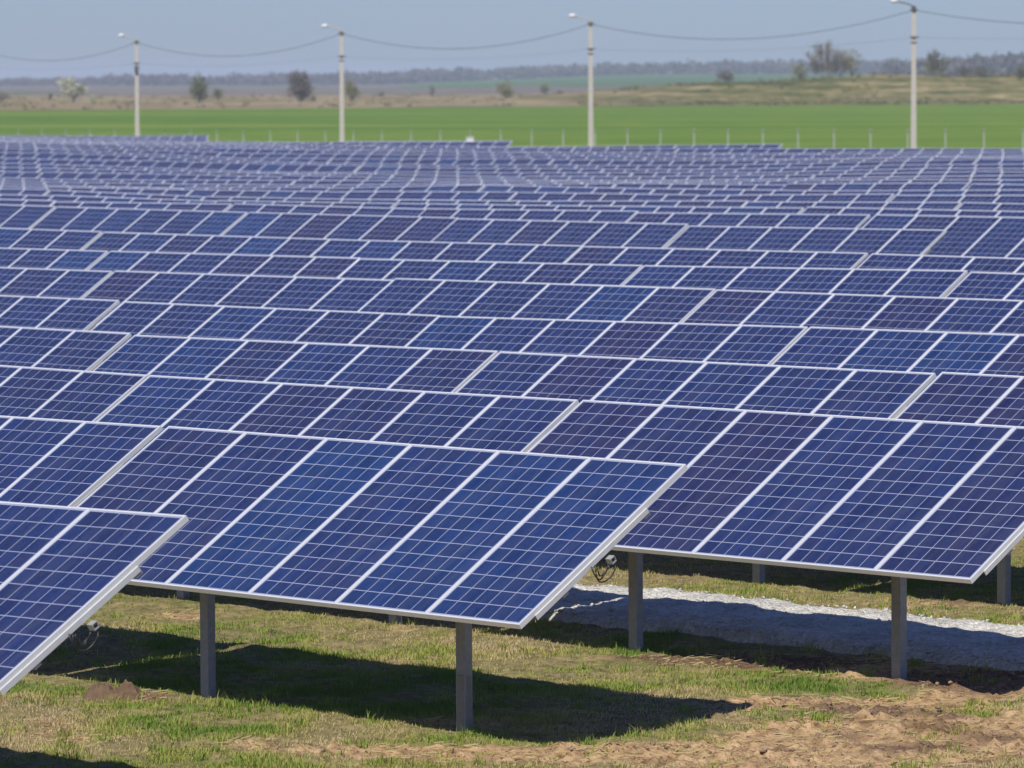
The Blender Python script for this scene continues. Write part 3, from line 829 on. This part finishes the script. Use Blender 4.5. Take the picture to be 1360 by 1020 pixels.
def strip(name, ya, yb, nx, ny, xw, mat, zoff=0.0, rough=0.0):
    """sheet between two edge curves ya(x), yb(x); xw(t) half width at each step."""
    s = np.linspace(-1, 1, nx); t = np.linspace(0, 1, ny)
    S, T = np.meshgrid(s, t)
    w0, w1 = xw
    X = S*(w0+(w1-w0)*T)
    X0, X1 = S*w0, S*w1
    Y = ya(X0)*(1-T) + yb(X1)*T
    Z = plain_z(X, Y) + zoff
    if rough: Z = Z + rough*(fbm(X*.35, Y*.12, 4)-.5)*np.minimum(T, 1-T)*4
    idx = np.arange(nx*ny).reshape(ny, nx)
    F = np.stack([idx[:-1,:-1], idx[:-1,1:], idx[1:,1:], idx[1:,:-1]], -1).reshape(-1, 4)
    me = np_mesh(name, np.stack([X,Y,Z],-1).reshape(-1,3), F, [mat], smooth=True)
    return tag(link(name, me), kind='structure')

def mat_field(name, stops, sx, sy, s2=.4):
    t = NT(name)
    p = t.pos()
    v = t.sca(p, (sx, sy, 1))
    n1 = t.noise(v, 1, 5, .6); n2 = t.noise(p, s2, 4, .65)
    f = t.math('ADD', t.math('MULTIPLY', n1, .65), t.math('MULTIPLY', n2, .35))
    t.set(**{'Base Color': t.ramp(f, stops), 'Roughness': .9, 'Specular IOR Level': .1})
    return t.m
M_WHEAT = mat_field('young_wheat', [(.38,(.075,.150,.018)), (.46,(.098,.175,.021)), (.53,(.130,.205,.026)), (.62,(.18,.235,.040))], .006, .030, .12)
def mat_dry():
    t = NT('dry_grass')
    p = t.pos()
    sp = t.n('ShaderNodeSeparateXYZ'); t.l(p, sp.inputs[0])
    n1 = t.noise(t.sca(p, (.030, .010, 1)), 1, 5, .6); n2 = t.noise(p, .22, 5, .7); n3 = t.noise(t.sca(p, (.05, .02, 1)), 1.0, 3, .6)
    f = t.math('ADD', t.math('MULTIPLY', n1, .5), t.math('MULTIPLY', n2, .5))
    straw = t.ramp(f, [(.38,(.11,.095,.042)), (.46,(.20,.160,.085)), (.54,(.28,.22,.125)), (.64,(.38,.31,.20))])
    olive = t.ramp(f, [(.38,(.030,.042,.010)), (.46,(.080,.095,.022)), (.53,(.16,.145,.048)), (.62,(.36,.27,.14))])
    # the bank on the right carries greener turf than the flat strip
    g = t.math('MULTIPLY', t.math('ADD', sp.outputs[0], 5.0), .022, clamp=True)
    g = t.math('MULTIPLY', g, t.ramp(n3, [(.42, (1,1,1)), (.64, (.55,.55,.55))]))
    t.set(**{'Base Color': t.mix(g, straw, olive), 'Roughness': .9, 'Specular IOR Level': .1})
    t.bump(n2, .8, .6)
    return t.m
M_DRY = mat_dry()
def mat_far():
    t = NT('far_fields')
    p = t.pos()
    sp = t.n('ShaderNodeSeparateXYZ'); t.l(p, sp.inputs[0])
    nz = t.noise(t.sca(p, (.008, .002, 1)), 1, 5, .65)
    nb = t.noise(t.sca(p, (.05, .01, 1)), 1, 4, .65)
    grey = t.ramp(nb, [(.3,(.115,.095,.080)), (.5,(.165,.135,.115)), (.7,(.21,.18,.145))])
    green = t.ramp(nb, [(.3,(.060,.120,.040)), (.6,(.085,.150,.050))])
    yy = t.math('ADD', sp.outputs[1], t.math('MULTIPLY', t.math('SUBTRACT', nz, .5), 700))
    xx = t.math('ADD', sp.outputs[0], t.math('MULTIPLY', t.math('SUBTRACT', nz, .5), 260))
    f = t.math('MULTIPLY', t.math('GREATER_THAN', yy, 2350), t.math('GREATER_THAN', xx, -70))
    f2 = t.math('MULTIPLY', t.math('GREATER_THAN', nz, .56), .75)
    f = t.math('MAXIMUM', f, f2)
    t.set(**{'Base Color': t.mix(f, grey, green), 'Roughness': .95, 'Specular IOR Level': .1})
    return t.m
M_FAR = mat_far()
strip('green_field', lambda x: x*0+GROUND_END-.5, edge_field, 120, 60, (130, 330), M_WHEAT)
strip('dry_grass_strip', edge_field, edge_dry, 260, 90, (330, 520), M_DRY, rough=.9)
strip('far_fields', edge_dry, lambda x: x*0+9000., 160, 90, (520, 2200), M_FAR)

# scrub: rough tussocks on the dry strip and the bank
def tuft_cloud(rg, c, rad, n, q, flat=.8, hollow=.25):
    """n small leaf quads of size q filling an uneven crown; returns V (n,4,3)."""
    d = rg.normal(size=(n,3)); d /= np.linalg.norm(d,axis=1)[:,None]
    lob = 1 + .22*np.sin(d[:,0]*3.1+rg.random()*6) + .20*np.sin(d[:,1]*4.3+d[:,2]*3+rg.random()*6)
    rr = (hollow+(1-hollow)*rg.random(n)**.45)*lob
    P = d*rr[:,None]*np.array(rad)*np.array([1,1,flat/ .8]) + np.array(c)
    a = rg.normal(size=(n,3)); a /= np.linalg.norm(a,axis=1)[:,None]
    b = np.cross(a, rg.normal(size=(n,3))); b /= np.linalg.norm(b,axis=1)[:,None]
    s = q*(.5+rg.random(n))[:,None]
    return np.stack([P-a*s, P-b*s*.6, P+a*s, P+b*s*.6], 1)
def quads_obj(name, V, mat, parent=None, loc=None):
    V = np.concatenate(V, 0) if isinstance(V, list) else V
    F = np.arange(V.shape[0]*4).reshape(-1,4)
    return link(name, np_mesh(name, V.reshape(-1,3), F, [mat]), parent, loc)
M_SCRUB = mat_leaf('dry_scrub', (.045,.058,.016), (.22,.175,.080), scale=.15)
rg = np.random.default_rng(31)
Vs = []
for _ in range(3600):
    yy = 800 + 800*rg.random()**1.3; xx = (rg.random()-.5)*.27*yy
    if yy < float(edge_field(np.array([xx]))[0])+6: continue
    if rg.random() > .12+.88*float(sstep(np.array([xx]), 10, 60)[0]): continue
    zz = float(plain_z(np.array([xx]), np.array([yy]))[0])
    h = .25+.75*rg.random()**2.5
    Vs.append(tuft_cloud(rg, (xx, yy, zz+h*.4), (h*2.2, h*1.2, h*.8), 16, .22))
tag(quads_obj('scrub', Vs, M_SCRUB), 'dry tussocks and low scrub along the bank past the green field', 'scrub', kind='stuff')

M_BARK = mat_plain('bark', (.060,.048,.040), (.115,.095,.08), 3, .9)
M_LEAFS = {
 'blossom': mat_leaf('blossoming_leaves', (.24,.25,.12), (.56,.55,.44), scale=.8),
 'green': mat_leaf('spring_leaves', (.075,.095,.035), (.20,.21,.085), scale=.8),
 'olive': mat_leaf('olive_leaves', (.095,.085,.045), (.17,.16,.075), scale=.8),
 'dark': mat_leaf('bare_dark_twigs', (.085,.066,.055), (.165,.13,.11), scale=.9),
 'twigs': mat_leaf('pale_twigs', (.13,.11,.085), (.24,.21,.15), scale=.9),
 'yellow': mat_leaf('yellow_green_leaves', (.14,.14,.055), (.26,.25,.11), scale=.8),
}
def tree(name, label, cat, px, base_py, w_px, h_px, dist, leaf, n=700, trunk=.25, seed=1, group=None):
    rg = np.random.default_rng(seed)
    X_ = (px-680)/F_PX*dist
    zb = float(plain_z(np.array([X_]), np.array([float(dist)]))[0])
    k = dist/F_PX
    w, h = w_px*k*1.18, h_px*k*1.04
    trunk *= .7
    root = empty(name, (X_, dist, zb))
    tag(root, label, cat, group)
    m = MB()
    tr = .035*h + .05
    m.tube([(0,0,-.5),(.03*h,0,h*trunk*.6),(.01*h,.02*h,h*.55)], [tr, tr*.75, tr*.4], 7)
    for j in range(7):
        a = rg.random()*6.28; z0 = h*(trunk*.5+.3*rg.random()); e = w*.42*(.6+.5*rg.random())
        m.tube([(.02*h,0,z0),(math.cos(a)*e*.5, math.sin(a)*e*.5, z0+h*.2),(math.cos(a)*e, math.sin(a)*e, min(h*.92, z0+h*(.3+.25*rg.random())))], [tr*.5, tr*.3, tr*.1], 5)
    m.build('trunk', M_BARK, root)
    V = []
    nl = 7
    for j in range(nl):
        a = rg.random()*6.28; q = w*.27*rg.random()**.5
        cz = h*(trunk + (1-trunk)*(.22+.56*rg.random()))
        V.append(tuft_cloud(rg, (math.cos(a)*q, math.sin(a)*q, cz), (w*(.20+.12*rg.random()), w*.24, h*(1-trunk)*(.20+.12*rg.random())), n//nl, .024*h+.06))
    V.append(tuft_cloud(rg, (0,0,h*(trunk+(1-trunk)*.45)), (w*.40, w*.40, h*(1-trunk)*.46), n//2, .024*h+.06))
    quads_obj('crown', V, M_LEAFS[leaf], root)
    return root
def bare_tree(label, px, base_py, w_px, h_px, dist, seed, twigs=420, leaf=None):
    rg = np.random.default_rng(seed)
    X_ = (px-680)/F_PX*dist
    zb = float(plain_z(np.array([X_]), np.array([float(dist)]))[0])
    k = dist/F_PX; w, h = w_px*k, h_px*k
    root = empty('bare_tree', (X_, dist, zb)); tag(root, label, 'tree')
    m = MB(); c = MB()
    limbs = []
    for j in range(15):
        # several stems fanning out from one stool
        fx = -1 + 2*j/14 + .25*(rg.random()-.5)
        top = (fx*w*(.5 if j % 2 else .28), (rg.random()-.5)*w*.4, h*(1.0-.52*abs(fx)**1.3)*(.78+.25*rg.random()))
        b0 = (fx*w*.10, 0, -.4)
        mid = (fx*w*(.22+.1*rg.random()), top[1]*.5, top[2]*.52)
        limbs.append([b0, mid, top])
        m.tube(limbs[-1], [.003*h+.03, .002*h+.02, .015], 5)
    m.build('trunk', M_LEAFS['twigs'], root)
    for _ in range(twigs):
        l = limbs[rg.integers(len(limbs))]; t = .25+.75*rg.random()
        a, b_ = (l[0], l[1]) if t < .5 else (l[1], l[2]); f = (t*2) % 1
        p = np.array(a)*(1-f)+np.array(b_)*f
        d = rg.normal(size=3)*np.array([1,1,.5]) + np.array([0,0,.7]); d /= np.linalg.norm(d)
        q = p + d*h*(.08+.14*rg.random())
        c.tube([p, (p+q)/2+rg.normal(size=3)*.015*h, q], [.040,.030,.014], 3)
    crown = c.build('crown', M_LEAFS['twigs'] if leaf is None else M_LEAFS[leaf], root)
    V = [tuft_cloud(rg, ((rg.random()-.5)*w*.8, (rg.random()-.5)*w*.3, h*(.15+.45*rg.random())), (w*.13, w*.13, h*.14), 26, .16) for _ in range(9)]
    quads_obj('young_leaves', V, M_LEAFS['yellow'], root)
    return root

tree('flowering_tree', 'whitish blossoming tree left of the pole with the dark box', 'tree', 99, 137, 36, 33, 1060, 'blossom', 1300, .16, 3)
tree('shrub', 'low dark grey brown shrub at the left edge behind the field', 'shrub', 6, 135, 26, 15, 1120, 'dark', 300, .1, 4)
tree('shrub', 'small pale shrub just right of the whitish blossoming tree', 'shrub', 124, 133, 12, 10, 1120, 'blossom', 200, .1, 5)
tree('sapling', 'tiny dark sapling left of the whitish blossoming tree', 'tree', 69, 132, 7, 12, 1150, 'olive', 160, .2, 6)
tree('leafy_tree', 'pale green upright tree right of the pole with the dark box', 'tree', 266, 138, 26, 37, 1060, 'green', 900, .10, 7)
tree('sapling', 'small green sapling beside the pale green upright tree', 'tree', 291, 134, 14, 20, 1120, 'green', 320, .15, 8)
tree('shrub', 'large round dark brown leafless shrub left of the second pole', 'shrub', 400, 139, 35, 40, 1060, 'dark', 1500, .16, 9)
tree('shrub', 'small dark shrub at the foot of the large round dark shrub', 'shrub', 418, 137, 10, 10, 1080, 'dark', 160, .1, 10)
tree('leafy_tree', 'yellow green bushy tree right behind the second pole', 'tree', 468, 137, 26, 29, 1070, 'yellow', 800, .08, 11)
tree('shrub', 'dark low shrub in the dry grass right of the yellow green tree', 'shrub', 508, 130, 10, 9, 1300, 'dark', 180, .1, 12)
tree('sapling', 'thin grey sapling on the plain beyond the dry grass', 'tree', 575, 127, 9, 15, 1400, 'dark', 160, .2, 13)
tree('leafy_tree', 'olive green bushy tree alone left of the third pole', 'tree', 673, 133, 27, 23, 1120, 'yellow', 800, .08, 14)
tree('sapling', 'small green tree between the olive tree and the third pole', 'tree', 725, 125, 15, 18, 1450, 'green', 420, .12, 15)
tree('shrub', 'tiny green shrub just left of the third pole', 'shrub', 745, 126, 9, 8, 1450, 'green', 160, .1, 16)
tree('shrub', 'grey brown bush on the bank left of the tall bare tree', 'shrub', 966, 117, 24, 20, 1085, 'dark', 500, .12, 17)
bare_tree('tall bare grey tree on the bank left of the tallest pole', 1099, 114, 74, 54, 1060, 18, 1300)
tree('leafy_tree', 'yellow green tree just right of the tall bare tree', 'tree', 1130, 113, 30, 36, 1065, 'yellow', 420, .15, 19)
tree('leafy_tree', 'lower yellow green bush just left of the tall bare tree', 'shrub', 1063, 115, 26, 26, 1065, 'yellow', 420, .1, 20)
bare_tree('thin bare tree just right of the tallest pole', 1242, 112, 40, 36, 1060, 21, 700, 'olive')
tree('shrub', 'dark leafless bush right of the thin bare tree', 'shrub', 1280, 112, 26, 16, 1080, 'dark', 420, .1, 22)
tree('shrub', 'dark green shrub cut by the right edge on the bank', 'shrub', 1357, 124, 18, 16, 1010, 'olive', 500, .1, 23)
tree('shrub', 'low olive shrub on the slope of the bank near right edge', 'shrub', 1302, 126, 24, 15, 1010, 'olive', 420, .1, 24)

# far woods
M_WOOD = mat_leaf('far_wood', (.075,.066,.060), (.125,.11,.095), scale=.05)
def woods(specs, seed, label):
    rg = np.random.default_rng(seed)
    V = []
    for (px0, px1, dist, depth, hpx0, hpx1, n, bump) in specs:
        for _ in range(n):
            px = px0+(px1-px0)*rg.random(); d = dist + depth*(rg.random()-.3)
            X_ = (px-680)/F_PX*d
            z = float(plain_z(np.array([X_]), np.array([d]))[0])
            f = (px-px0)/(px1-px0)
            h = (hpx0+(hpx1-hpx0)*f)*d/F_PX
            h *= .62 + .55*float(fbm(np.array([px*bump]), np.array([dist*.01]), 4)[0]) + .25*rg.random()
            w = h*(.28+.2*rg.random())
            V.append(tuft_cloud(rg, (X_, d, z+h*.50), (w, w, h*.50), 16, .17*h))
    o = quads_obj('distant_woods', V, M_WOOD)
    return tag(o, label, 'woods', kind='stuff')
woods([(-40, 230, 3900, 120, 9, 12, 520, .06), (200, 560, 3900, 120, 12, 15, 650, .05)], 41, 'long low blue grey wood on the horizon at the left')
woods([(535, 760, 4200, 140, 16, 13, 420, .11), (740, 1240, 4200, 140, 13, 16, 900, .13)], 42, 'bumpy grey tree line behind the pale green far field')
woods([(1180, 1400, 2700, 140, 20, 33, 520, .07)], 43, 'darker nearer wood on the horizon at the right edge')

# ------------------------------------------------------------------ air
hz_ = MB(); hz_.box(-2600, 2600, -120, 9400, -3.2, 26)
hm = bpy.data.materials.new('hazy_air'); hm.use_nodes = True
ht = hm.node_tree
for n in list(ht.nodes): ht.nodes.remove(n)
hv = ht.nodes.new('ShaderNodeVolumePrincipled'); ho = ht.nodes.new('ShaderNodeOutputMaterial')
hv.inputs['Color'].default_value = (.66, .76, .95, 1)
hv.inputs['Density'].default_value = .00015
hv.inputs['Anisotropy'].default_value = 0.0
ht.links.new(hv.outputs[0], ho.inputs['Volume'])
tag(hz_.build('haze', hm), kind='stuff')
